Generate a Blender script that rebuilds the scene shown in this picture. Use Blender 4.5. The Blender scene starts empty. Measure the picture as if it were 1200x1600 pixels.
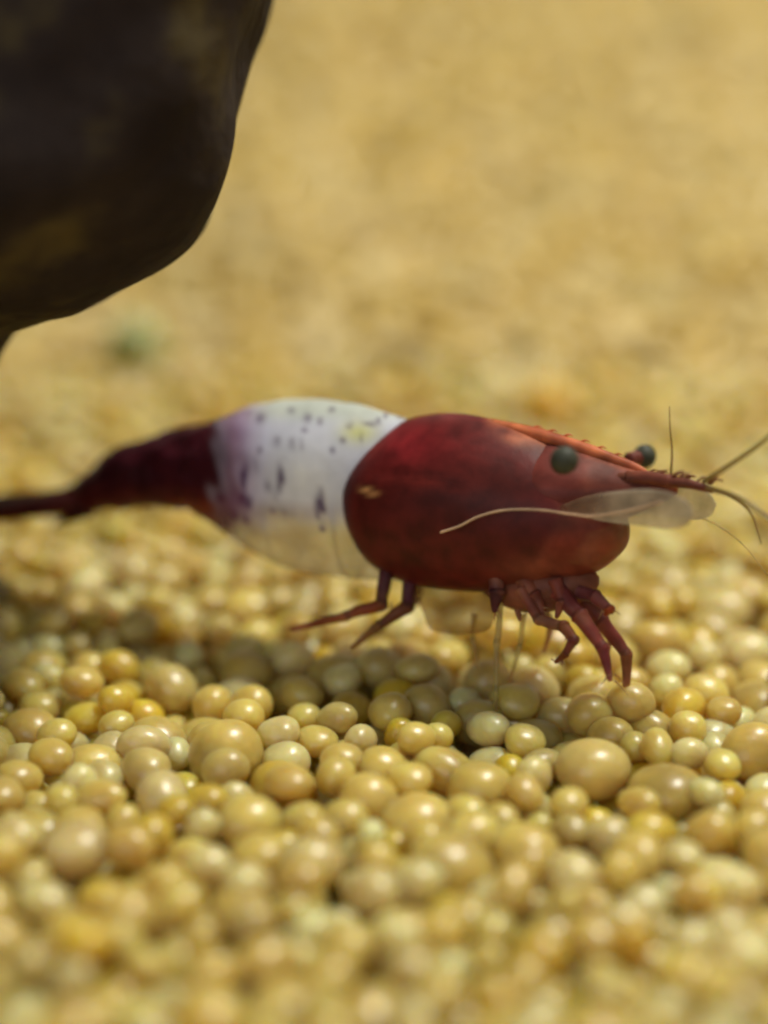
import bpy, bmesh, math, random
import numpy as np
from mathutils import Vector, Matrix

MM = 0.001
rng = np.random.default_rng(11)
random.seed(11)
sc = bpy.context.scene

# ------------------------------------------------------------------ camera
PITCH = math.radians(20.0); VFOV = math.radians(28.0); DIST = 61.6; ZC = 6.9
CAM = np.array([0.0, -DIST * math.cos(PITCH), ZC + DIST * math.sin(PITCH)])
FW = np.array([0.0, math.cos(PITCH), -math.sin(PITCH)])
UP = np.array([0.0, math.sin(PITCH), math.cos(PITCH)])
RT = np.array([1.0, 0.0, 0.0])
cd = bpy.data.cameras.new('camera'); cam = bpy.data.objects.new('camera', cd)
sc.collection.objects.link(cam)
cam.location = CAM * MM
cam.rotation_euler = (math.pi / 2 - PITCH, 0, 0)
cd.sensor_fit = 'VERTICAL'; cd.sensor_height = 24.0; cd.sensor_width = 18.0
cd.lens = 12.0 / math.tan(VFOV / 2)
cd.clip_start = 0.002; cd.clip_end = 5.0
cd.dof.use_dof = True; cd.dof.focus_distance = 0.063
cd.dof.aperture_fstop = cd.lens / 4.0
sc.camera = cam

# ------------------------------------------------------------------ light
world = bpy.data.worlds.new('World'); sc.world = world; world.use_nodes = True
bg = world.node_tree.nodes['Background']
bg.inputs['Color'].default_value = (1.0, 0.95, 0.84, 1); bg.inputs['Strength'].default_value = 0.2
ld = bpy.data.lights.new('tank_lamp', 'AREA'); lamp = bpy.data.objects.new('tank_lamp', ld)
sc.collection.objects.link(lamp)
ld.shape = 'RECTANGLE'; ld.size = 0.03; ld.size_y = 0.025; ld.energy = 0.37
ld.color = (1.0, 0.97, 0.86)
lp = Vector((60, 44, 174)) * MM
lamp.location = lp
lamp.rotation_euler = (Vector((0, 2, 0)) * MM - lp).to_track_quat('-Z', 'Y').to_euler()
# added cool fill lamp, out of view, to brighten the near flanks
rd = bpy.data.lights.new('front_fill', 'AREA'); rl = bpy.data.objects.new('front_fill', rd)
sc.collection.objects.link(rl)
rd.shape = 'RECTANGLE'; rd.size = 0.45; rd.size_y = 0.35; rd.energy = 0.9; rd.color = (0.88, 0.94, 1.0)
rp = Vector((-0.22, -0.55, 0.34)); rl.location = rp
rl.rotation_euler = (-rp).to_track_quat('-Z', 'Y').to_euler()
sc.view_settings.view_transform = 'Standard'; sc.view_settings.look = 'None'
sc.view_settings.exposure = 0.0; sc.view_settings.gamma = 1.0
sc.view_settings.use_curve_mapping = False
sc.render.engine = 'CYCLES'
sc.cycles.use_denoising = True; sc.cycles.use_adaptive_sampling = True; sc.cycles.adaptive_threshold = 0.03
sc.cycles.pixel_filter_type = 'BLACKMAN_HARRIS'; sc.cycles.filter_width = 2.6
sc.cycles.max_bounces = 8; sc.cycles.diffuse_bounces = 5; sc.cycles.transparent_max_bounces = 16

# ------------------------------------------------------------------ helpers
TPX = math.tan(VFOV / 2) / 800.0
def ray(x, y): return FW + RT * (x - 600) * TPX + UP * (800 - y) * TPX
def on_level(x, y, z):
    r = ray(x, y); return CAM + r * ((z - CAM[2]) / r[2])
def at_depth(x, y, dep): return CAM + ray(x, y) * dep
def proj(P):
    d = np.asarray(P, float) - CAM
    k = d @ FW
    return np.stack([600 + (d @ RT) / k / TPX, 800 - (d @ UP) / k / TPX, k], -1)
def lin(r, g, b):
    f = lambda c: (c / 255 / 12.92) if c <= 10 else ((c / 255 + 0.055) / 1.055) ** 2.4
    return np.array([f(r), f(g), f(b)])

def link(o, parent=None):
    sc.collection.objects.link(o)
    if parent: o.parent = parent
    return o
def tag(o, label=None, cat=None, group=None, kind=None):
    if label: o['label'] = label
    if cat: o['category'] = cat
    if group: o['group'] = group
    if kind: o['kind'] = kind
    return o
def mesh_from(name, V, F, mat, cols=None, smooth=True):
    me = bpy.data.meshes.new(name)
    me.from_pydata([tuple(v) for v in (np.asarray(V) * MM)], [], F)
    if smooth: me.polygons.foreach_set('use_smooth', [True] * len(me.polygons))
    if cols is not None:
        a = me.color_attributes.new('pigment', 'FLOAT_COLOR', 'POINT')
        a.data.foreach_set('color', np.asarray(cols, np.float32).ravel())
    me.materials.append(mat); me.update()
    return me

def catmull(P, n):
    P = np.asarray(P, float); m = len(P)
    Q = np.vstack([2 * P[0] - P[1], P, 2 * P[-1] - P[-2]])
    out = []
    for u in np.linspace(0, m - 1, n):
        i = min(int(u), m - 2); t = u - i
        a, b, c, d = Q[i], Q[i + 1], Q[i + 2], Q[i + 3]
        out.append(0.5 * (2 * b + (c - a) * t + (2 * a - 5 * b + 4 * c - d) * t * t + (3 * b - a - 3 * c + d) * t ** 3))
    return np.array(out)

# ------------------------------------------------------------------ materials
def new_mat(name):
    m = bpy.data.materials.new(name); m.use_nodes = True
    nt = m.node_tree; b = nt.nodes['Principled BSDF']
    return m, nt, b
def N(nt, t, **kw):
    n = nt.nodes.new(t)
    for k, v in kw.items(): setattr(n, k, v)
    return n

def bead_material(name, source, sss=1.0):
    m, nt, b = new_mat(name)
    if source == 'object':
        src = N(nt, 'ShaderNodeObjectInfo'); col = src.outputs['Color']
    else:
        src = N(nt, 'ShaderNodeAttribute', attribute_name='pigment'); col = src.outputs['Color']
    geo = N(nt, 'ShaderNodeNewGeometry')
    no = N(nt, 'ShaderNodeTexNoise'); no.inputs['Scale'].default_value = 900; no.inputs['Detail'].default_value = 4
    nt.links.new(geo.outputs['Position'], no.inputs['Vector'])
    mr = N(nt, 'ShaderNodeMapRange'); mr.inputs['From Min'].default_value = 0.3; mr.inputs['From Max'].default_value = 0.7
    mr.inputs['To Min'].default_value = 0.72; mr.inputs['To Max'].default_value = 1.2
    nt.links.new(no.outputs['Fac'], mr.inputs['Value'])
    mx = N(nt, 'ShaderNodeMix', data_type='RGBA', blend_type='MULTIPLY'); mx.inputs['Factor'].default_value = 1
    nt.links.new(col, mx.inputs['A']); nt.links.new(mr.outputs['Result'], mx.inputs['B'])
    nt.links.new(mx.outputs['Result'], b.inputs['Base Color'])
    b.inputs['Subsurface Weight'].default_value = sss
    b.inputs['Subsurface Radius'].default_value = (1.0, 0.66, 0.2)
    b.inputs['Subsurface Scale'].default_value = 0.0021
    b.inputs['Roughness'].default_value = 0.38
    b.inputs['Specular IOR Level'].default_value = 0.9
    b.inputs['Coat Weight'].default_value = 0.6; b.inputs['Coat Roughness'].default_value = 0.28
    b.inputs['Transmission Weight'].default_value = 0.14 if sss > 0 else 0.12; b.inputs['IOR'].default_value = 1.3
    n2 = N(nt, 'ShaderNodeTexNoise'); n2.inputs['Scale'].default_value = 1500; n2.inputs['Detail'].default_value = 3
    nt.links.new(geo.outputs['Position'], n2.inputs['Vector'])
    bp = N(nt, 'ShaderNodeBump'); bp.inputs['Strength'].default_value = 0.3; bp.inputs['Distance'].default_value = 0.00035
    nt.links.new(n2.outputs['Fac'], bp.inputs['Height']); nt.links.new(bp.outputs['Normal'], b.inputs['Normal'])
    return m
M_BEAD = bead_material('bead_glaze', 'object')
M_BEADS = bead_material('bead_glaze_mass', 'attribute')
M_FAR = bead_material('bead_glaze_far', 'attribute', 0.0)

def shell_material(name, rough=0.45, spec=0.18, sss=0.35, veil=(0.94, 0.92, 0.86), depth=0.0004, rad=(1.0, 0.45, 0.35), mottle=(0.66, 1.3)):
    """pigmented shell: colour from the pigment attribute, its alpha is the opacity of the chitin"""
    m, nt, b = new_mat(name)
    at = N(nt, 'ShaderNodeAttribute', attribute_name='pigment')
    tc = N(nt, 'ShaderNodeTexCoord')
    no = N(nt, 'ShaderNodeTexNoise'); no.inputs['Scale'].default_value = 1500; no.inputs['Detail'].default_value = 5
    nt.links.new(tc.outputs['Object'], no.inputs['Vector'])
    mr = N(nt, 'ShaderNodeMapRange'); mr.inputs['From Min'].default_value = 0.3; mr.inputs['From Max'].default_value = 0.7
    mr.inputs['To Min'].default_value = mottle[0]; mr.inputs['To Max'].default_value = mottle[1]
    nt.links.new(no.outputs['Fac'], mr.inputs['Value'])
    mx = N(nt, 'ShaderNodeMix', data_type='RGBA', blend_type='MULTIPLY'); mx.inputs['Factor'].default_value = 1
    nt.links.new(at.outputs['Color'], mx.inputs['A']); nt.links.new(mr.outputs['Result'], mx.inputs['B'])
    nt.links.new(mx.outputs['Result'], b.inputs['Base Color'])
    b.inputs['Subsurface Weight'].default_value = sss
    b.inputs['Subsurface Radius'].default_value = rad
    b.inputs['Subsurface Scale'].default_value = depth
    b.inputs['Roughness'].default_value = rough
    b.inputs['Specular IOR Level'].default_value = spec
    bp = N(nt, 'ShaderNodeBump'); bp.inputs['Strength'].default_value = 0.12; bp.inputs['Distance'].default_value = 0.0002
    nt.links.new(no.outputs['Fac'], bp.inputs['Height']); nt.links.new(bp.outputs['Normal'], b.inputs['Normal'])
    tr = N(nt, 'ShaderNodeBsdfTransparent')
    tl = N(nt, 'ShaderNodeBsdfTranslucent'); nt.links.new(mx.outputs['Result'], tl.inputs['Color'])
    tr.inputs['Color'].default_value = (*veil, 1)
    mix1 = N(nt, 'ShaderNodeMixShader'); mix1.inputs[0].default_value = 0.3
    nt.links.new(tr.outputs[0], mix1.inputs[1]); nt.links.new(tl.outputs[0], mix1.inputs[2])
    mix = N(nt, 'ShaderNodeMixShader')
    nt.links.new(at.outputs['Alpha'], mix.inputs[0])
    nt.links.new(mix1.outputs[0], mix.inputs[1]); nt.links.new(b.outputs[0], mix.inputs[2])
    nt.links.new(mix.outputs[0], nt.nodes['Material Output'].inputs['Surface'])
    return m
M_SHELL = shell_material('shrimp_shell')
M_ABDOMEN = shell_material('abdomen_shell', sss=0.0, veil=(0.985, 0.98, 0.97), mottle=(0.93, 1.05))
M_CLEAR = shell_material('clear_chitin', rough=0.25, spec=0.4, sss=0.0, veil=(0.93, 0.9, 0.82))

def eye_material():
    m, nt, b = new_mat('compound_eye')
    tc = N(nt, 'ShaderNodeTexCoord')
    no = N(nt, 'ShaderNodeTexVoronoi'); no.inputs['Scale'].default_value = 9000
    nt.links.new(tc.outputs['Object'], no.inputs['Vector'])
    cr = N(nt, 'ShaderNodeValToRGB')
    cr.color_ramp.elements[0].color = (0.035, 0.037, 0.028, 1); cr.color_ramp.elements[1].color = (0.07, 0.072, 0.048, 1)
    nt.links.new(no.outputs['Distance'], cr.inputs['Fac']); nt.links.new(cr.outputs['Color'], b.inputs['Base Color'])
    b.inputs['Roughness'].default_value = 0.55; b.inputs['Specular IOR Level'].default_value = 0.25
    return m
M_EYE = eye_material()

def rock_material():
    m, nt, b = new_mat('dark_stone')
    tc = N(nt, 'ShaderNodeTexCoord')
    no = N(nt, 'ShaderNodeTexNoise'); no.inputs['Scale'].default_value = 210; no.inputs['Detail'].default_value = 7; no.inputs['Roughness'].default_value = 0.6
    nt.links.new(tc.outputs['Object'], no.inputs['Vector'])
    cr = N(nt, 'ShaderNodeValToRGB'); e = cr.color_ramp.elements
    e[0].position = 0.36; e[0].color = (0.024, 0.017, 0.017, 1)
    e[1].position = 0.72; e[1].color = (0.13, 0.10, 0.04, 1)
    x = e.new(0.52); x.color = (0.036, 0.026, 0.024, 1)
    nt.links.new(no.outputs['Fac'], cr.inputs['Fac']); nt.links.new(cr.outputs['Color'], b.inputs['Base Color'])
    b.inputs['Roughness'].default_value = 0.8; b.inputs['Specular IOR Level'].default_value = 0.08
    n2 = N(nt, 'ShaderNodeTexNoise'); n2.inputs['Scale'].default_value = 600; n2.inputs['Detail'].default_value = 8
    nt.links.new(tc.outputs['Object'], n2.inputs['Vector'])
    bp = N(nt, 'ShaderNodeBump'); bp.inputs['Strength'].default_value = 0.5; bp.inputs['Distance'].default_value = 0.0006
    nt.links.new(n2.outputs['Fac'], bp.inputs['Height']); nt.links.new(bp.outputs['Normal'], b.inputs['Normal'])
    return m
M_ROCK = rock_material()

def bed_material():
    m, nt, b = new_mat('bed_sheet')
    tc = N(nt, 'ShaderNodeTexCoord')
    vo = N(nt, 'ShaderNodeTexVoronoi'); vo.inputs['Scale'].default_value = 600
    nt.links.new(tc.outputs['Object'], vo.inputs['Vector'])
    cr = N(nt, 'ShaderNodeValToRGB'); e = cr.color_ramp.elements
    e[0].color = (0.6, 0.44, 0.16, 1); e[1].color = (0.3, 0.19, 0.05, 1)
    nt.links.new(vo.outputs['Distance'], cr.inputs['Fac']); nt.links.new(cr.outputs['Color'], b.inputs['Base Color'])
    bp = N(nt, 'ShaderNodeBump'); bp.inputs['Strength'].default_value = 1; bp.inputs['Distance'].default_value = 0.0008; bp.invert = True
    nt.links.new(vo.outputs['Distance'], bp.inputs['Height']); nt.links.new(bp.outputs['Normal'], b.inputs['Normal'])
    b.inputs['Roughness'].default_value = 0.6
    return m
M_BED = bed_material()

# ------------------------------------------------------------------ the bed: a sheet, banked up towards the back
def base_z(x, y):
    x = np.asarray(x, float); y = np.asarray(y, float)
    t = np.clip(y - 20.0, 0, None)
    return t * t / (t + 22.0) * 0.235 + 0.25 * np.sin(x * 0.21 + 0.6) * np.sin(y * 0.17 + 1.0)
LEVEL0 = -3.0                                     # sheet lies this far under the bead tops
gx = np.linspace(-150, 150, 61); gy = np.linspace(-110, 230, 69)
V = [(x, y, float(base_z(x, y)) + (LEVEL0 if (-48 < x < 48 and -34 < y < 125) else -0.6)) for y in gy for x in gx]
F = [(j * 61 + i, j * 61 + i + 1, (j + 1) * 61 + i + 1, (j + 1) * 61 + i) for j in range(68) for i in range(60)]
bed = link(bpy.data.objects.new('ground', mesh_from('ground', V, F, M_BED)))
tag(bed, 'tan gravel bed of the tank under the loose beads', 'ground', kind='structure')

# ------------------------------------------------------------------ packing the beads
CELL = 1.4
grid = {}
BX, BY, BZ, BR = [], [], [], []
def neighbours(x, y):
    i, j = int(math.floor(x / CELL)), int(math.floor(y / CELL))
    for a in (i - 2, i - 1, i, i + 1, i + 2):
        for b in (j - 2, j - 1, j, j + 1, j + 2):
            c = grid.get((a, b))
            if c: yield from c
def drop(x, y, r):
    z = LEVEL0 + r
    for k in neighbours(x, y):
        R = (r + BR[k]) * 0.86
        dx = x - BX[k]; dy = y - BY[k]
        q = R * R - dx * dx - dy * dy
        if q > 0:
            zz = BZ[k] + math.sqrt(q)
            if zz > z: z = zz
    return z
def put(x, y, z, r):
    k = len(BX); BX.append(x); BY.append(y); BZ.append(z); BR.append(r)
    grid.setdefault((int(math.floor(x / CELL)), int(math.floor(y / CELL))), []).append(k)
    return k
def half_width(y): return 12 + (y + 58) * 0.22
NEAR0, NEAR1 = -24.0, 34.0
def rand_r():
    return float(np.clip(rng.lognormal(math.log(0.71), 0.2), 0.42, 1.1))
def fill(count, limit, tries):
    for _ in range(count):
        r = rand_r(); best = None
        for _t in range(tries):
            y = random.uniform(NEAR0, NEAR1); h = half_width(y); x = random.uniform(-h, h)
            z = drop(x, y, r)
            if best is None or z < best[2]: best = (x, y, z)
        if best[2] + r * 0.55 <= limit: put(*best, r)
fill(2600, -0.9, 8)
# beads that stand out in the photograph: (px, py, radius px, flattening, colour, label)
HERO = [  # beads lying in the shrimp shadow have its shade painted into their colour
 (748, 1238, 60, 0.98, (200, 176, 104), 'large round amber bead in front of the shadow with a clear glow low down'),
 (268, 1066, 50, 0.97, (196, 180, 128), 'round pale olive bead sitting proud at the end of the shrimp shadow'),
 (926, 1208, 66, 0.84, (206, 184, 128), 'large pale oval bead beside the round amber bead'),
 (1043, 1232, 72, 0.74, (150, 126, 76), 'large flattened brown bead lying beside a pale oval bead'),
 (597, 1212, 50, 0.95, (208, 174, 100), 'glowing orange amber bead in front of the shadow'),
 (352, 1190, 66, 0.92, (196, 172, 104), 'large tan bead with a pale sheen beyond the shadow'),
 (530, 1068, 58, 0.92, (160, 134, 84), 'large shade-tinted bead in the middle of the shrimp shadow'),
 (664, 1116, 46, 0.95, (156, 136, 92), 'round shade-tinted bead in the shadow below the carapace'),
 (748, 1138, 46, 0.95, (156, 138, 96), 'shade-tinted bead at the foot of the pale thin leg'),
 (385, 1062, 54, 0.8, (158, 132, 80), 'low oval shade-tinted bead in the shadow below the abdomen'),
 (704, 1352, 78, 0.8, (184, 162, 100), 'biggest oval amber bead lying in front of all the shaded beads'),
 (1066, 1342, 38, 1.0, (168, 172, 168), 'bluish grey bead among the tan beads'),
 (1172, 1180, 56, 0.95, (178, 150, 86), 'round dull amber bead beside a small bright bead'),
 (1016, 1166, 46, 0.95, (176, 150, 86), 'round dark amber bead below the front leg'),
 (835, 1168, 50, 0.78, (160, 144, 98), 'flattened shade-tinted bead beside the pale thin leg'),
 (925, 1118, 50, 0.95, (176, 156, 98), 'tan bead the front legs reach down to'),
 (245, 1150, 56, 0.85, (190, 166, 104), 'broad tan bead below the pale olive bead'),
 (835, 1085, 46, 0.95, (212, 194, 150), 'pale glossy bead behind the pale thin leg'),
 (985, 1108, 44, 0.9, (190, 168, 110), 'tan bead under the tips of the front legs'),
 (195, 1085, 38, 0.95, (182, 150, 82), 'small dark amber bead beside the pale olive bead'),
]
hero_ids = []
for (px, py, rp, fl, col, lab) in HERO:
    r = 0.6; z = 0.0
    for _ in range(6):
        P = on_level(px, py, z); dep = (P - CAM) @ FW
        r = min(rp * .88, 67) * TPX * dep; re = r * (0.5 + 0.5 * fl)
        z = 0.3 if 'under the tips' in lab else max(min(drop(P[0], P[1], re), 0.55 - 0.3 * re), -0.75)
    hero_ids.append(put(P[0], P[1], z, re))
fill(5600, 0.40, 9)
# an irregular top: some beads lie on others
fill(330, 0.8, 3)
n_near = len(BX)
BX = np.array(BX); BY = np.array(BY); BZ = np.array(BZ) + base_z(BX, BY); BR = np.array(BR)

# farther up the bank: two plain layers, no longer told apart
FX, FY, FZ, FR = [], [], [], []
y = NEAR1 - 1.0
while y < 122:
    h = half_width(y) + 4
    stp = 1.12 if y < 70 else 1.3
    for x in np.arange(-h, h, stp):
        for lay in (0, 1):
            r = float(np.clip(rng.lognormal(math.log(0.68), 0.28), 0.4, 1.25))
            FX.append(x + rng.uniform(-.5, .5)); FY.append(y + rng.uniform(-.5, .5)); FR.append(r)
            FZ.append(-1.9 + lay * 1.2 + rng.uniform(-.35, .35))
    y += stp
for y0, y1, sgn in ((NEAR0 - 3, NEAR1, 0),):      # flanks beside the packed field
    for yy in np.arange(y0, y1, 1.2):
        for s in (-1, 1):
            for x in np.arange(half_width(yy) - 0.4, half_width(yy) + 9, 1.2):
                for lay in (0, 1):
                    FX.append(s * x + rng.uniform(-.5, .5)); FY.append(yy + rng.uniform(-.5, .5))
                    FR.append(float(np.clip(rng.lognormal(math.log(0.68), 0.28), 0.4, 1.2)))
                    FZ.append(-1.9 + lay * 1.2 + rng.uniform(-.35, .35))
FX = np.array(FX); FY = np.array(FY); FR = np.array(FR); FZ = np.array(FZ) + base_z(FX, FY)

TINTS = [('tan', (216, 185, 100), 0.48), ('pale cream', (226, 202, 138), 0.30), ('amber', (214, 180, 72), 0.10),
         ('grey brown', (200, 178, 108), 0.09), ('golden', (214, 174, 50), 0.03)]
def pick_tint(n):
    return rng.choice(len(TINTS), n, p=[t[2] for t in TINTS])
def tint_cols(idx):
    base = np.array([lin(*t[1]) for t in TINTS])[idx]
    return np.clip(base * rng.uniform(0.88, 1.12, (len(idx), 1)) * rng.uniform(0.985, 1.015, (len(idx), 3)), 0, 0.9)
near_t = pick_tint(n_near); near_c = tint_cols(near_t)
far_t = pick_tint(len(FX)); far_c = tint_cols(far_t)
near_fl = np.stack([rng.uniform(0.94, 1.24, n_near), rng.uniform(0.92, 1.1, n_near), rng.uniform(0.74, 1.0, n_near)], 1)
near_rot = rng.uniform(0, 6.28, n_near)
for k, (px, py, rp, fl, col, lab) in zip(hero_ids, HERO):
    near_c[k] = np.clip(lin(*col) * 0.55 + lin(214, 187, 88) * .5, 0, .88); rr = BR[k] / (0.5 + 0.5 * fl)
    near_fl[k] = (rr / BR[k], rr / BR[k], rr * fl / BR[k]); near_rot[k] = rng.uniform(-0.2, 0.2)

# which beads show largest: a coarse item buffer
pj = proj(np.stack([BX, BY, BZ], 1)); pr = BR / TPX / pj[:, 2]
W_, H_ = 300, 400
buf = np.full((H_, W_), -1)
for k in np.argsort(-pj[:, 2]):
    cx, cy, rr = pj[k, 0] / 4, pj[k, 1] / 4, pr[k] / 4
    x0, x1, y0, y1 = int(cx - rr), int(cx + rr) + 1, int(cy - rr), int(cy + rr) + 1
    x0, y0 = max(x0, 0), max(y0, 0); x1, y1 = min(x1, W_), min(y1, H_)
    if x1 <= x0 or y1 <= y0: continue
    yy, xx = np.mgrid[y0:y1, x0:x1]
    buf[y0:y1, x0:x1][(xx + .5 - cx) ** 2 + (yy + .5 - cy) ** 2 < rr * rr] = k
vis = np.bincount(buf[buf >= 0].ravel(), minlength=n_near)
vis[hero_ids] += 100000
order = np.argsort(-vis)[:300]
single = np.zeros(n_near, bool); single[order] = True

def ico(sub):
    bm = bmesh.new(); bmesh.ops.create_icosphere(bm, subdivisions=sub, radius=1)
    v = np.array([x.co[:] for x in bm.verts]); f = [[q.index for q in p.verts] for p in bm.faces]; bm.free()
    return v, np.array(f)
def lumpy(v, seed, amp):
    r2 = np.random.default_rng(seed); out = np.ones(len(v))
    for _ in range(5):
        d = r2.normal(size=3); d /= np.linalg.norm(d)
        out += amp * np.sin(v @ d * r2.uniform(1.5, 3.2) + r2.uniform(0, 6.28))
    return v * out[:, None]
IV3, IF3 = ico(4); IV2, IF2 = ico(3); IV1, IF1 = ico(2)
bead_meshes = []
for s in range(8):
    v = lumpy(IV3, 50 + s, 0.028 + 0.006 * (s % 4))
    bead_meshes.append(mesh_from('bead', v, IF3.tolist(), M_BEAD))
hero_map = {k: h for k, h in zip(hero_ids, HERO)}
MARKS = [(P_, t) for P_, t in [((-10, 12), 'behind the tail'), ((-4, 12), 'behind the white abdomen'), ((2, 13), 'behind the red carapace'), ((8, 12), 'behind the head'),
         ((12, 5), 'beyond the feelers'), ((-12, 5), 'below the tail fan'), ((-8, 4.5), 'below the maroon tail'), ((-3, 4), 'below the rear leg tips'), ((1, 3), 'under the carapace'),
         ((9, 0), 'beside the front leg tips'), ((-8, 20), 'on the slope beyond the tail'), ((0, 21), 'on the slope beyond the abdomen'), ((8, 21), 'on the slope beyond the head')]]
MARKS = [(np.array(p, float), t) for p, t in MARKS]
SHORT = ['large round amber bead', 'pale olive bead', 'large pale oval bead', 'flattened brown bead', 'glowing orange bead', 'large sheeny tan bead', 'shade-tinted bead mid shadow', None, None, None,
         'biggest amber bead', 'bluish grey bead', 'round dull amber bead', 'dark amber bead', None, None, 'broad tan bead', None, None, None]
for k, sh in zip(hero_ids, SHORT):
    if sh: MARKS.append((np.array([BX[k], BY[k]]), 'beside the ' + sh))
for p, t in (((-7, -9), 'well before the large sheeny tan bead'), ((-3, -11.5), 'before the biggest amber bead, tailward'), ((3.5, -12), 'straight before the biggest amber bead'), ((7.5, -11), 'before the bluish grey bead')):
    MARKS.append((np.array(p, float), t))
def zone(k):
    q = np.array([BX[k], BY[k]]); return min(MARKS, key=lambda m: np.sum((m[0] - q) ** 2))[1]
for k in order:
    o = bpy.data.objects.new('bead', bead_meshes[int(rng.integers(8))])
    o.location = (BX[k] * MM, BY[k] * MM, BZ[k] * MM)
    o.scale = tuple(near_fl[k] * BR[k] * MM * 1000)
    o.rotation_euler = (rng.uniform(-.18, .18), rng.uniform(-.18, .18), near_rot[k])
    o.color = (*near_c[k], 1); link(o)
    if k in hero_map: lab = hero_map[k][5]
    else:
        size = 'small' if BR[k] < 0.58 else ('middling' if BR[k] < 0.84 else 'large')
        shp = 'flattened ' if near_fl[k, 2] < 0.85 else ('elongated ' if near_fl[k, 0] > 1.1 else ('round ' if near_fl[k, 2] > .95 else ''))
        lab = f'{size} {shp}{TINTS[near_t[k]][0]} bead {zone(k)}'
    tag(o, lab, 'bead', 'gravel beads on the tank bed')

def bead_mass(name, X, Y, Z, R, C, FL, ROT, iv, fi, label, mat):
    n = len(X); vs = []
    c, s = np.cos(ROT), np.sin(ROT)
    for k in range(n):
        v = lumpy(iv, k % 23, 0.036) * FL[k] * R[k]
        vs.append(np.stack([v[:, 0] * c[k] - v[:, 1] * s[k] + X[k], v[:, 0] * s[k] + v[:, 1] * c[k] + Y[k], v[:, 2] + Z[k]], 1))
    V = np.concatenate(vs) * MM
    Fa = (fi[None] + (np.arange(n) * len(iv))[:, None, None]).reshape(-1, 3)
    me = bpy.data.meshes.new(name)
    me.vertices.add(len(V)); me.vertices.foreach_set('co', V.astype(np.float32).ravel())
    me.loops.add(Fa.size); me.loops.foreach_set('vertex_index', Fa.astype(np.int32).ravel())
    me.polygons.add(len(Fa)); me.polygons.foreach_set('loop_start', np.arange(0, Fa.size, 3, dtype=np.int32))
    me.update(calc_edges=True)
    me.polygons.foreach_set('use_smooth', np.ones(len(Fa), bool))
    a = me.color_attributes.new('pigment', 'FLOAT_COLOR', 'POINT')
    cc = np.repeat(np.concatenate([C, np.ones((n, 1))], 1), len(iv), axis=0)
    a.data.foreach_set('color', cc.astype(np.float32).ravel())
    me.materials.append(mat)
    return tag(link(bpy.data.objects.new(name, me)), label, 'gravel', kind='stuff')
rest = ~single
show = rest & (vis > 0)
bead_mass('gravel', BX[rest], BY[rest], BZ[rest], BR[rest], near_c[rest], near_fl[rest], near_rot[rest], IV2, IF2,
          'bed of loose tan and amber beads filling in between the larger ones', M_BEADS)
for px, py, lv, r, col, lab in ((212, 540, 6.2, 1.5, (176, 186, 128), 'pale green bead alone on the slope above the maroon tail'),
                               (860, 636, 2.6, 1.3, (232, 190, 80), 'deep golden bead on the slope above the red carapace')):
    P = on_level(px, py, lv)
    for _ in range(8): P = on_level(px, py, float(base_z(P[0], P[1])) + .5)
    o = bpy.data.objects.new('bead', bead_meshes[2]); o.location = P * MM; o.scale = (r, r, r * .95); o.color = (*lin(*col), 1); link(o)
    tag(o, lab, 'bead', 'gravel beads on the tank bed')
nf = len(FX)
bead_mass('gravel_bank', FX, FY, FZ, FR, far_c, np.stack([rng.uniform(.94, 1.15, nf)] * 2 + [rng.uniform(.8, 1, nf)], 1),
          rng.uniform(0, 6.28, nf), IV1, IF1, 'blurred bank of yellow tan beads rising behind the shrimp', M_FAR)

# ------------------------------------------------------------------ the dark stone jutting in above the tail
def make_rock():
    dep = 63.5
    edge = [(425, 0), (398, 70), (378, 150), (358, 235), (338, 296), (312, 340), (256, 387), (180, 430), (102, 466), (45, 490),
            (0, 522), (-60, 590), (-130, 700), (-190, 830), (-240, 960), (-300, 1100), (-600, 1190), (-900, 1120), (-1060, 800),
            (-1080, 300), (-1000, -200), (-800, -480), (-400, -560), (0, -520), (280, -400), (430, -250), (455, -110)]
    P2 = np.array([((px - 600) * TPX * dep, (800 - py) * TPX * dep) for px, py in edge])
    # outline lies in a plane facing the front glass, at its own distance; the stone is 17 mm thick around it
    P2 = catmull(np.vstack([P2, P2[:1]]), 220)[:-1]
    cen = P2.mean(0)
    n = len(P2); K = 44; V = []; rows = []
    for a in range(K + 1):
        th = -math.pi / 2 + math.pi * a / K
        w = 8.5 * math.sin(th); sc_ = max(abs(math.cos(th)), 0) ** 0.55
        rows.append((w, sc_))
    o0 = CAM + FW * dep
    for w, s_ in rows:
        q = cen + (P2 - cen) * s_
        V.append(o0 + q[:, :1] * RT + q[:, 1:] * UP + w * FW)
    V = np.concatenate(V)
    r3 = np.random.default_rng(5); cc = V.mean(0); d = V - cc; d /= np.linalg.norm(d, axis=1)[:, None] + 1e-9
    amp = np.zeros(len(V))
    for f, a_ in ((0.25, 0.5), (0.5, 0.35), (1.0, 0.16), (2.1, 0.08)):
        for _ in range(5):
            k = r3.normal(size=3); k /= np.linalg.norm(k); amp += a_ * 0.5 * np.sin(V @ k * f * 1.7 + r3.uniform(0, 6.28))
    V = V + d * amp[:, None] * 0.55
    F = [(r * n + i, r * n + (i + 1) % n, (r + 1) * n + (i + 1) % n, (r + 1) * n + i) for r in range(K) for i in range(n)]
    F += [tuple(range(n))[::-1], tuple(range(K * n, K * n + n))]
    b = np.array([cc[0], cc[1], -0.5])
    o = bpy.data.objects.new('stone', mesh_from('stone', V - b, F, M_ROCK)); o.location = b * MM
    tag(link(o), 'big dark brown stone jutting over the tail of the shrimp', 'stone')
make_rock()

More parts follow.
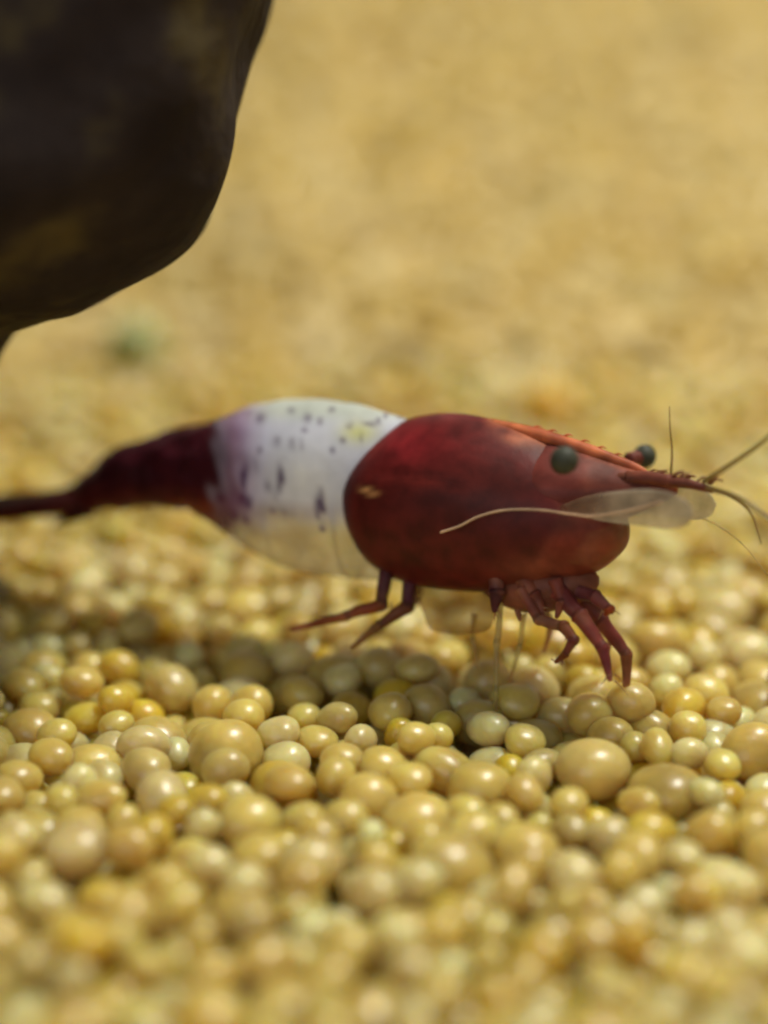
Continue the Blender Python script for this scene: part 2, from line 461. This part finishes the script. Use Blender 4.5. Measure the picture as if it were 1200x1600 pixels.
# ------------------------------------------------------------------ the shrimp
YAW = math.radians(-28.0); ROLL = math.radians(14.0)
HD = np.array([math.cos(YAW), math.sin(YAW), 0.0])
LT0 = np.array([math.sin(YAW), -math.cos(YAW), 0.0])
LT = LT0 * math.cos(ROLL) + np.array([0, 0, 1.0]) * math.sin(ROLL)
DO = np.cross(LT, HD) * -1.0
if DO[2] < 0: DO = -DO
O0 = CAM + (np.array([2.9, 0.24, 7.0]) - CAM) * 1.05                    # middle of the carapace
BASE = np.array([O0[0], O0[1], 0.3])
ROT = Matrix(((HD[0], -LT[0], DO[0]), (HD[1], -LT[1], DO[1]), (HD[2], -LT[2], DO[2])))
R3 = np.array(ROT)
OFF = R3.T @ (O0 - BASE)
root = link(bpy.data.objects.new('shrimp', None))
root.location = BASE * MM; root.rotation_euler = ROT.to_euler(); root.empty_display_size = 0.003
tag(root, 'red and white shrimp with dark spots striding over the beads', 'shrimp')
def S(px, py, l=0.0):
    """body coordinates (forward, near side, up) of a point at the side distance l from the mid plane"""
    r = ray(px, py); k = (np.dot(O0 - CAM, LT) + l) / np.dot(r, LT)
    d = CAM + r * k - O0
    return np.array([d @ HD, l, d @ DO])
def loc(P):                                        # body coordinates -> coordinates of the root
    P = np.atleast_2d(P)
    return np.stack([P[:, 0], -P[:, 1], P[:, 2]], 1) + OFF
def chart(P):                                      # side chart of the body, the same on both flanks
    P = np.atleast_2d(P); q = P.copy(); q[:, 1] = np.abs(q[:, 1])
    w = O0 + q[:, :1] * HD + q[:, 1:2] * LT + q[:, 2:] * DO
    return proj(w)[:, :2]
def part(name, P, F, mat, cols, parent=None, label=None):
    o = bpy.data.objects.new(name, mesh_from(name, loc(P), F, mat, cols))
    link(o, parent or root)
    if label: o['label'] = label
    return o
def rgba(n, c, a=1.0):
    return np.tile(np.append(lin(*c), a), (n, 1))

def loft(cols_, ns, nt_, power=2.15, keel=0.0):
    """cols_: (px, top py, bottom py, half width); closed body lofted along the mid plane"""
    st = []
    for px, ty, by, w in cols_:
        a = S(px, ty); b = S(px, by); st.append((*a[[0, 2]], *b[[0, 2]], w))
    st = catmull(np.array(st), ns)
    V = []
    for s0, d0, s1, d1, w in st:
        w = max(w, 0.01)
        for j in range(nt_):
            th = 2 * math.pi * j / nt_
            c, s = math.cos(th), math.sin(th)
            cl = math.copysign(abs(c) ** (2 / power), c); sl = math.copysign(abs(s) ** (2 / power), s)
            u = (sl + 1) / 2
            V.append((s1 + (s0 - s1) * u, w * cl * (1 - keel * max(sl, 0) ** 2), d1 + (d0 - d1) * u))
    F = [(i * nt_ + j, i * nt_ + (j + 1) % nt_, (i + 1) * nt_ + (j + 1) % nt_, (i + 1) * nt_ + j) for i in range(ns - 1) for j in range(nt_)]
    F += [tuple(range(nt_))[::-1], tuple(range((ns - 1) * nt_, ns * nt_))]
    return np.array(V), F

def tube(pts, radii, n=None, seg=10, flat=1.0):
    n = n or len(pts) * 6
    pts = catmull(pts, n); rad = np.interp(np.linspace(0, 1, n), np.linspace(0, 1, len(radii)), radii)
    T = np.gradient(pts, axis=0); T /= np.linalg.norm(T, axis=1)[:, None] + 1e-9
    ref = np.array([0, 1.0, 0.05]); V = []
    for p, t, r in zip(pts, T, rad):
        a = np.cross(t, ref); a /= np.linalg.norm(a) + 1e-9; b = np.cross(t, a)
        for j in range(seg):
            th = 2 * math.pi * j / seg
            V.append(p + r * (a * math.cos(th) + b * math.sin(th) * flat))
    F = [(i * seg + j, i * seg + (j + 1) % seg, (i + 1) * seg + (j + 1) % seg, (i + 1) * seg + j) for i in range(n - 1) for j in range(seg)]
    F += [tuple(range(seg))[::-1], tuple(range((n - 1) * seg, n * seg))]
    return np.array(V), F

def smooth(x, a, b):
    t = np.clip((x - a) / (b - a), 0, 1); return t * t * (3 - 2 * t)
def vnoise(P, f, seed, n=7):
    r2 = np.random.default_rng(seed); o = np.zeros(len(P))
    for _ in range(n):
        k = r2.normal(size=3); k /= np.linalg.norm(k); o += np.sin(P @ k * f * r2.uniform(.6, 1.7) + r2.uniform(0, 6.28))
    return o / n
def blend(C, c, w): return C * (1 - w[:, None]) + lin(*c) * w[:, None]

# --- carapace
CAR = [(553, 768, 774, 0.10), (557, 730, 812, 0.95), (571, 702, 852, 1.5), (598, 675, 888, 1.88), (642, 654, 911, 2.12), (700, 645, 921, 2.22),
       (760, 653, 924, 2.18), (820, 673, 921, 1.98), (870, 697, 912, 1.7), (908, 722, 903, 1.42), (938, 750, 890, 1.15), (960, 776, 873, 0.9), (974, 802, 857, 0.58), (980, 828, 838, 0.06)]
Vc, Fc = loft(CAR, 110, 110, 2.15, 0.42)
gr = vnoise(Vc, 1.6, 77)                                # the shell is a little uneven, with a groove across the flank
uvg = chart(Vc)
grv = np.exp(-((uvg[:, 1] - (742 + 0.0016 * (uvg[:, 0] - 640) ** 2 + .12 * (uvg[:, 0] - 640))) / 7) ** 2) * smooth(uvg[:, 0], 560, 600) * smooth(-uvg[:, 0], -760, -700)
Vc[:, 1] *= 1 + .018 * gr - .035 * grv
uv = chart(Vc); X, Y_ = uv[:, 0], uv[:, 1]
C = np.tile(lin(90, 28, 25), (len(Vc), 1))
nz = vnoise(Vc, 2.2, 3); nz2 = vnoise(Vc, 5.5, 4)
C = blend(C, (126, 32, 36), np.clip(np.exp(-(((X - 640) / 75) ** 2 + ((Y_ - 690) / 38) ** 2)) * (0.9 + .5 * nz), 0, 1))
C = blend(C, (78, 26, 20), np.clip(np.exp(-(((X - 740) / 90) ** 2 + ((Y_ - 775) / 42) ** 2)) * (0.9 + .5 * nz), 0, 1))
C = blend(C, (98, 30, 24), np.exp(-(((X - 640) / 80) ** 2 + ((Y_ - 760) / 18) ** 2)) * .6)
fb = smooth(X + 0.35 * np.abs(Y_ - 800) + 10 * nz, 866, 890)       # clearer front of the shell
C = blend(C, (122, 60, 48), fb)
C = blend(C, (140, 60, 46), fb * smooth(Y_, 815, 850) * 0.9)
C = blend(C, (150, 84, 60), np.exp(-(((X - 850) / 60) ** 2 + ((Y_ - 895) / 26) ** 2)) * .6)
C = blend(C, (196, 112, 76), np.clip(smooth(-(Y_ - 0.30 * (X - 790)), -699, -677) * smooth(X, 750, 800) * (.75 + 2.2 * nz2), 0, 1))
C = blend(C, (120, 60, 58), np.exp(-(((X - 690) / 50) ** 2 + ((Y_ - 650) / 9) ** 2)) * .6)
tk = np.exp(-((X - 576) / 12) ** 2 - ((Y_ - 768 - 0.25 * (X - 576)) / 4.0) ** 2)  # small orange-white highlight painted into the shell colour
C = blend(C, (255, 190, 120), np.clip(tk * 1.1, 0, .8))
C *= (1 + 0.16 * nz2 + .14 * vnoise(Vc, 3.4, 8))[:, None]
A = 1 - 0.28 * fb
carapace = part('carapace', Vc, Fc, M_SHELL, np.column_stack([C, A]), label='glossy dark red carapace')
# --- rostrum: a saw-edged blade along the top of the head
V, F = loft([(770, 654, 670, 0.26), (840, 668, 690, 0.3), (880, 680, 704, 0.28), (920, 693, 717, 0.24), (960, 709, 729, 0.19), (995, 724, 739, 0.13), (1016, 738, 742, 0.03)], 60, 16, 2.0)
c = rgba(len(V), (200, 114, 72)); nz = vnoise(V, 6, 9)
c[:, :3] = blend(c[:, :3], (128, 56, 40), np.clip(.45 + 1.2 * nz, 0, 1) * .75)
rost = part('rostrum', V, F, M_SHELL, c, carapace, 'orange rostrum blade')
for i, (px, py) in enumerate([(838, 667), (862, 673), (886, 680), (912, 689), (938, 699), (964, 710)]):
    V, F = tube([S(px - 9, py + 5), S(px + 2, py - 1), S(px + 10, py + 2)], [0.07, 0.035, 0.008], 8, 6)
    part('tooth', V, F, M_SHELL, rgba(len(V), (190, 106, 66)), rost)
V, F = loft([(830, 686, 850, 1.5), (870, 692, 846, 1.5), (910, 703, 836, 1.3), (950, 717, 822, 1.0), (990, 731, 806, .72), (1030, 743, 788, .45), (1058, 752, 772, .1)], 50, 44, 2.0, .45)
c = rgba(len(V), (120, 62, 48), .94); nz = vnoise(V, 4.5, 12)
c[:, :3] = blend(c[:, :3], (104, 50, 40), np.clip(.3 + nz, 0, 1) * .8)
c[:, :3] = blend(c[:, :3], (150, 60, 48), np.clip(vnoise(V, 6, 13) - .1, 0, 1))
uvh = chart(V * np.array([1, 0, 1])); up_ = smooth(-(uvh[:, 1] - .4 * (uvh[:, 0] - 900)), -708, -690)
c[:, :3] = blend(c[:, :3], (196, 104, 64), up_ * np.clip(.7 + nz, 0, 1))
c[:, :3] = blend(c[:, :3], (112, 50, 42), 1 - smooth(chart(V)[:, 0] + 12 * nz, 880, 925))
part('head', V, F, M_SHELL, c, None, 'brownish red head behind the feelers')

# --- abdomen: overlapping rings; the first three white with spots, the last three maroon
ABT = [(668, 668, 900, 0.9), (620, 650, 906, 1.1), (560, 632, 904, 1.42), (500, 623, 898, 1.66), (445, 624, 884, 1.7), (395, 633, 858, 1.62), (345, 655, 822, 1.4),
       (300, 666, 794, 1.2), (255, 679, 792, 1.1), (215, 690, 790, 1.0), (178, 704, 796, 0.9), (145, 730, 802, 0.74), (118, 758, 802, 0.5)]
SPOTS = [(382, 748, 6, 22), (378, 778, 7, 10), (437, 748, 6, 21), (432, 770, 6, 8), (420, 758, 6, 7), (499, 782, 8, 17), (505, 792, 7, 9), (497, 806, 5, 8), (503, 825, 5, 9),
         (453, 692, 6, 6), (470, 694, 6, 6), (536, 690, 6, 6), (520, 706, 5, 6), (478, 672, 6, 6), (480, 652, 7, 8), (500, 658, 6, 6), (578, 662, 16, 4), (563, 684, 4, 5), (604, 648, 5, 6),
         (625, 650, 5, 5), (388, 786, 7, 9), (384, 812, 6, 9), (366, 808, 6, 9), (345, 778, 8, 9), (425, 797, 5, 5), (441, 805, 5, 5), (398, 727, 6, 6), (405, 655, 8, 8), (590, 655, 6, 4), (546, 665, 5, 4),
         (430, 690, 7, 6), (515, 640, 6, 5), (458, 640, 6, 5), (410, 700, 5, 5)]
def abd_cols(V):
    uv = chart(V); X, Y_ = uv[:, 0], uv[:, 1]
    nz = vnoise(V, 3.0, 21); nz2 = vnoise(V, 7.0, 22)
    C = np.tile(lin(226, 228, 244), (len(V), 1)); A = np.full(len(V), 0.78)
    C = blend(C, (250, 251, 255), np.exp(-(((X - 480) / 55) ** 2 + ((Y_ - 750) / 60) ** 2)))
    C = blend(C, (200, 206, 190), smooth(-Y_, -672, -640) * .85)
    C = blend(C, (190, 160, 200), np.exp(-((X - 372) / 34) ** 2) * .75)
    C = blend(C, (226, 226, 150), np.exp(-(((X - 560) / 30) ** 2 + ((Y_ - 676) / 18) ** 2)) * .95)
    low = smooth(Y_ + 16 * nz, 782, 842)                     # clear lower flaps of the shell
    C = blend(C, (226, 214, 180), low); A = A - low * 0.58
    C = blend(C, (150, 118, 112), np.exp(-(((X - 440) / 110) ** 2 + ((Y_ - 800) / 14) ** 2)) * .5)
    w = np.zeros(len(V))
    for sx, sy, rx, ry in SPOTS:
        w = np.maximum(w, (.7 + .3 * (ry > 8)) * np.clip(1.3 * np.exp(-((X - sx + 6 * nz2) / rx) ** 2 - ((Y_ - sy + 5 * nz) / ry) ** 2) - .12, 0, 1))
    C = blend(C, (70, 34, 84), np.clip(w, 0, .9)); A = A + (.95 - A) * np.clip(w, 0, 1)
    mar = smooth(-(X + 0.10 * (Y_ - 720) + 22 * nz + 14 * nz2), -368, -326)
    C = blend(C, (110, 30, 60), smooth(-(X + 20 * nz + 14 * nz2), -400, -348) * (1 - mar) * .85)
    C = blend(C, (64, 18, 27), mar); A = A * (1 - mar) + 0.98 * mar
    edge = mar * smooth(Y_ - 0.0 * X, 776, 792) * smooth(X, 240, 290)
    C = blend(C, (150, 72, 36), edge * .8)
    C = blend(C, (112, 40, 30), mar * smooth(Y_, 745, 790) * .5)
    return np.column_stack([np.clip(C * (1 + .07 * nz2)[:, None], 0, 1), A])
prof = np.array(ABT, float)
cuts = [(668, 548), (556, 446), (454, 342), (352, 258), (268, 186), (196, 112)]
xs = prof[:, 0][::-1]
for i, (xa, xb) in enumerate(cuts):
    cols_ = []
    for t in np.linspace(0, 1, 9):
        x = xa + (xb - xa) * t
        ty, by, w = (np.interp(x, xs, prof[:, k][::-1]) for k in (1, 2, 3))
        sw = 1 + (0.004 if i < 3 else 0.06 if i < 5 else 0.03) * t ** 2 - 0.003 * (1 - t)       # each ring flares over the next
        m, h = (ty + by) / 2, (by - ty) / 2 * sw
        cols_.append((x, m - h, m + h, w * sw))
    V, F = loft(cols_, 52, 84, 2.3, 0.1); F = F[:-2]
    if i >= 3:
        nn = vnoise(V, 5.0, 90 + i, 9); V[:, 2] += .13 * nn; V[:, 1] *= 1 + .09 * nn
    cl = abd_cols(V)
    part('abdomen_ring', V, F, M_ABDOMEN if i < 3 else M_SHELL, cl, None, 'white spotted abdomen ring' if i < 3 else 'maroon abdomen ring')
# flesh inside the clear rings
V, F = loft([(650, 690, 800, 0.5), (560, 680, 770, .7), (450, 680, 765, .7), (360, 695, 765, .6), (300, 705, 765, .4)], 30, 28)
part('muscle', V, F, M_ABDOMEN, rgba(len(V), (244, 244, 252), .5))
# --- tail fan: telson and four blades, running out behind
def blade(name, cols_, l0, l1, col, alpha=1.0, parent=None, label=None):
    V, F = loft(cols_, 34, 20, 2.0)
    t = (V[:, 0] - V[:, 0].max()) / (V[:, 0].min() - V[:, 0].max())
    V[:, 1] += l0 + (l1 - l0) * t
    c = rgba(len(V), col, alpha); c[:, :3] = blend(c[:, :3], (120, 52, 30), np.clip(vnoise(V, 3, 31) + .1, 0, 1) * .6)
    return part(name, V, F, M_SHELL, c, parent, label)
blade('telson', [(140, 752, 796, .4), (90, 764, 794, .4), (20, 770, 798, .34), (-70, 776, 800, .26), (-140, 786, 794, .05)], 0, 0, (78, 26, 28))
for l0, l1, dy, ln in ((.25, 1.5, 8, -190), (-.25, -1.5, 4, -190), (.35, 2.5, 16, -160), (-.35, -2.5, 10, -160)):
    blade('tail_blade', [(138, 760 + dy * .5, 792 + dy * .5, .3), (70, 766 + dy * .7, 796 + dy * .7, .55), (-20, 774 + dy, 800 + dy, .8), (-120, 782 + dy, 804 + dy, .75), (ln, 792 + dy, 798 + dy, .1)], l0, l1, (84, 30, 30), .93)
V, F = tube([S(140, 796, .4), S(112, 806, .5), S(86, 820, .55)], [.3, .22, .06], 16, 10)
part('tail_spine', V, F, M_SHELL, rgba(len(V), (70, 30, 24)))

# --- eyes on short stalks
def ball(cpos, r, sq=1.0):
    return IV2 * np.array([r, r, r * sq]) + cpos, IF2.tolist()
best = min(np.arange(0.6, 3.2, 0.02), key=lambda L: abs(S(882, 718, L)[0] - S(1008, 711, -L)[0]))
EL = float(best)
for px, py, l, r in ((882, 719, EL, 0.42), (1007, 713, -EL, 0.38)):
    p = S(px, py, l)
    q = p + np.array([-.3, -.6 * np.sign(l), -.15])
    V, F = tube([q, (p + q) / 2, p + (q - p) * .12], [.36, .4, .34] if l > 0 else [.26, .26, .22], 14, 14)
    stalk = part('eye_stalk', V, F, M_SHELL, rgba(len(V), (112, 56, 46)))
    V, F = ball(p, r)
    part('eye', V, F, M_EYE, rgba(len(V), (40, 45, 30)), stalk)

# --- antennules: jointed bases with bristles, each with whips
for l in (0.36, -0.36):
    dx = 0
    segs = [((930, 752), (985, 750), .16, .24), ((980, 748), (1048, 752), .24, .2), ((1044, 752), (1114, 766), .19, .1)]
    base = None
    for (a, b_, r0, r1) in segs:
        a, b_ = S(*a, l), S(*b_, l)
        V, F = tube([a, (a + b_) / 2 + np.array([0, 0, .05]), b_], [r0, (r0 + r1) / 2, r1], 16, 12)
        c = rgba(len(V), (122, 66, 50), .95); c[:, :3] = blend(c[:, :3], (84, 52, 36), np.clip(vnoise(V, 5, 41) + .2, 0, 1) * .7)
        o = part('antennule_joint', V, F, M_SHELL, c, base)
        base = base or o
    for k in range(9):
        px = random.uniform(1010, 1112); p = S(px, 742 + (px - 1010) * .14, l)
        V, F = tube([p, p + np.array([.12, random.uniform(-.1, .1), .16]), p + np.array([.34, random.uniform(-.2, .2), random.uniform(.12, .32)])], [.045, .035, .008], 8, 5)
        part('bristle', V, F, M_SHELL, rgba(len(V), (120, 78, 50), .85), base)
def whip(pts, r0, r1, col, alpha, name='antenna', parent=None, n=40):
    V, F = tube([S(*p) for p in pts], [r0, (r0 + r1) / 2, r1], n, 8)
    return part(name, V, F, M_CLEAR, rgba(len(V), col, alpha), parent)
whip([(1100, 752, .5), (1140, 727, .7), (1185, 695, .9), (1240, 650, 1.1), (1330, 590, 1.3)], .085, .035, (150, 126, 70), .75, 'whip')
whip([(1104, 762, .6), (1150, 776, .8), (1195, 806, 1.0), (1250, 850, 1.2), (1310, 910, 1.5)], .085, .035, (142, 116, 66), .75, 'whip')
whip([(1048, 745, -.5), (1050, 705, -.7), (1047, 670, -.9), (1046, 635, -1.0)], .05, .015, (150, 120, 70), .3, 'whip')
whip([(1090, 760, -.5), (1135, 772, -.7), (1172, 800, -.9), (1190, 850, -1.1)], .07, .02, (150, 120, 70), .5, 'whip')
# --- antennal scales and the long antennae
for l, dx in ((1.35, 0), (-1.35, 118)):
    V, F = loft([(872 + dx, 792, 800, .05), (915 + dx, 776, 808, .07), (960 + dx, 768, 815, .07), (1010 + dx, 764, 820, .06), (1050 + dx, 768, 824, .05), (1078 + dx, 782, 818, .04), (1088 + dx, 797, 802, .02)], 40, 20, 2.0)
    sh = (S(900, 790, 0) - S(900, 790, l)); sh[1] = 0
    V = V - sh; V[:, 1] += l + 0.12 * (V[:, 0] - V[:, 0].min())
    if l < 0: V[:, 0] -= S(1000 + dx, 790, l)[0] - S(1000, 790, -l)[0]
    uvx = (V[:, 0] - V[:, 0].min()) / np.ptp(V[:, 0])
    c = rgba(len(V), (214, 204, 184), 1); c[:, 3] = 0.1 + 0.22 * uvx
    c[:, :3] = blend(c[:, :3], (160, 108, 76), (1 - smooth(uvx, .1, .5)) * .7)
    part('antennal_scale', V, F, M_CLEAR, c, None, 'clear whitish antennal scale')
whip([(1035, 784, 1.9), (985, 797, 2.0), (930, 806, 2.1), (890, 803, 2.15), (845, 797, 2.2), (790, 797, 2.3), (748, 807, 2.35), (718, 822, 2.4), (688, 832, 2.45)], .028, .04, (222, 190, 158), .6, 'antenna', None, 70)
whip([(1060, 800, -1.2), (1110, 815, -1.4), (1160, 850, -1.9), (1200, 900, -2.4)], .05, .015, (210, 190, 140), .25, 'antenna')

# --- walking legs, jointed
LEGC = [(118, 52, 52), (134, 60, 50), (142, 70, 46)]
def leg(name, joints, radii, cols_, alpha=.84, mat=None, label=None):
    """joints: (px, py, l); one continuous limb that swells a little at the joints"""
    J = [S(*j) for j in joints]; pts, rad, kk = [], [], []
    for i in range(len(J) - 1):
        a, b_ = J[i], J[i + 1]
        for t, g in ((0.0, 1.12), (.12, 1.0), (.5, .96), (.86, .92)):
            pts.append(a + (b_ - a) * t); rad.append((radii[i] + (radii[i + 1] - radii[i]) * t) * g * .82); kk.append(i)
    pts.append(J[-1]); rad.append(radii[-1] * .6); kk.append(len(J) - 2)
    V, F = tube(pts, rad, len(pts) * 5, 12)
    V = V + .045 * np.stack([vnoise(V, 7, 81), vnoise(V, 7, 82), vnoise(V, 7, 83)], 1)
    ci = np.repeat(np.interp(np.linspace(0, len(kk) - 1, len(pts) * 5), np.arange(len(kk)), kk), 12)
    CC = np.array([lin(*cols_[min(i, len(cols_) - 1)]) for i in range(len(J) - 1)])
    c3 = np.stack([np.interp(ci, np.arange(len(CC)), CC[:, q]) for q in range(3)], 1)
    n_ = vnoise(V, 4, 60)
    c3 = blend(c3, (186, 126, 96), np.clip(1.5 * n_, 0, 1) * .5)
    knob = np.abs(ci - np.round(ci)); c3 = c3 * (1 - .35 * (knob > .02))[:, None]
    return part(name, V, F, mat or M_SHELL, np.column_stack([c3, np.full(len(V), alpha)]), None, label)
leg('leg', [(604, 890, .9), (596, 944, 1.3), (540, 962, 1.6), (452, 984, 2.0)], [.28, .26, .2, .1], [(96, 44, 56), (130, 62, 40), (140, 70, 40)])
leg('leg', [(640, 900, .6), (636, 948, 1.0), (592, 976, 1.3), (548, 1014, 1.7)], [.28, .28, .2, .08], [(90, 42, 56), (110, 64, 44), (140, 96, 52)], .85)
leg('leg', [(655, 905, -.7), (650, 938, -1.0), (620, 958, -1.3), (585, 990, -1.8)], [.22, .2, .16, .09], [(110, 60, 50), (150, 100, 70)], .7)
leg('leg', [(872, 925, .8), (905, 962, 1.0), (942, 1012, 1.1), (954, 1064, 1.2)], [.36, .34, .25, .12], [(124, 58, 56), (132, 62, 56), (128, 56, 60)])
leg('leg', [(905, 930, -.2), (940, 970, -.3), (978, 1022, -.5), (980, 1092, -.6)], [.32, .3, .24, .11], [(124, 58, 56), (132, 62, 56), (150, 88, 66)])
leg('claw_leg', [(905, 925, .5), (930, 932, .7), (952, 952, .8), (945, 962, .8)], [.26, .26, .22, .08], [(118, 62, 62), (120, 60, 60), (150, 70, 40)])
leg('claw_leg', [(815, 920, 1.0), (842, 968, 1.2), (880, 978, 1.3), (896, 1000, 1.4), (884, 1020, 1.4), (868, 1036, 1.4)], [.26, .2, .22, .22, .16, .07], [(120, 60, 52), (150, 100, 80), (128, 70, 44), (116, 56, 52), (124, 70, 40)])
leg('mouth_leg', [(775, 900, 1.1), (776, 925, 1.2), (772, 956, 1.2)], [.3, .3, .12], [(92, 46, 50), (84, 42, 50)])
leg('mouth_leg', [(820, 905, .8), (835, 930, .9), (848, 962, 1.0)], [.36, .32, .08], [(132, 70, 52), (118, 58, 52)])
# far side limbs, slighter and paler
leg('leg', [(890, 925, -1.0), (925, 965, -1.4), (955, 1000, -1.7), (940, 1040, -1.8)], [.2, .18, .13, .06], [(140, 84, 70), (160, 104, 80)], .7)
leg('leg', [(840, 930, -.8), (862, 975, -1.2), (850, 1020, -1.4)], [.18, .15, .06], [(140, 90, 70), (170, 120, 84)], .6)
leg('mouth_leg', [(795, 905, .4), (808, 940, .5), (812, 972, .6)], [.24, .2, .06], [(124, 66, 56), (150, 96, 72)], .85)
leg('mouth_leg', [(868, 905, .9), (878, 940, 1.0), (868, 965, 1.0)], [.28, .24, .08], [(126, 64, 54), (140, 80, 66)], .9)
for k in range(26):                                     # fringe of fine bristles on claws and mouthparts
    px, py, l = random.choice([(950, 950, .8), (890, 985, 1.3), (870, 1032, 1.4), (845, 955, 1.0), (775, 950, 1.2), (920, 975, 1.0), (956, 1058, 1.2), (612, 945, 1.2)])
    p = S(px + random.uniform(-9, 9), py + random.uniform(-7, 7), l)
    d = np.array([random.uniform(-.3, .45), random.uniform(-.2, .2), random.uniform(-.45, .05)])
    V, F = tube([p, p + d * .5, p + d], [.03, .022, .006], 7, 5)
    part('bristle', V, F, M_CLEAR, rgba(len(V), (176, 130, 96), .55))
# clear thin legs standing on the beads
PALE = [(206, 190, 130), (212, 198, 140), (200, 190, 120)]
leg('clear_leg', [(782, 940, .7), (777, 1005, .9), (774, 1080, 1.0), (777, 1158, 1.0)], [.13, .12, .10, .05], PALE, .3, M_CLEAR, 'thin clear leg standing on the beads')
leg('clear_leg', [(742, 960, .2), (738, 1000, .1), (748, 1045, 0)], [.12, .1, .05], PALE, .25, M_CLEAR)
leg('clear_leg', [(820, 960, .2), (812, 1010, .1), (798, 1060, 0)], [.11, .1, .05], PALE, .25, M_CLEAR)
# mouthparts and the clear flap between the legs
V, F = loft([(762, 890, 930, .5), (800, 880, 950, .9), (840, 878, 958, 1.0), (885, 880, 950, .85), (920, 888, 935, .5), (935, 900, 915, .1)], 36, 30)
c = rgba(len(V), (130, 76, 58), .9); c[:, :3] = blend(c[:, :3], (92, 44, 44), np.clip(vnoise(V, 3, 71), 0, 1))
part('mouthparts', V, F, M_SHELL, c)
V, F = loft([(660, 905, 925, .03), (672, 905, 955, .05), (686, 905, 982, .06), (735, 905, 988, .07), (772, 905, 982, .06), (784, 905, 960, .03)], 30, 20)
c = rgba(len(V), (176, 140, 92), .14)
V[:, 1] += .5
part('gill_flap', V, F, M_CLEAR, c, None, 'clear tan flap between the legs')
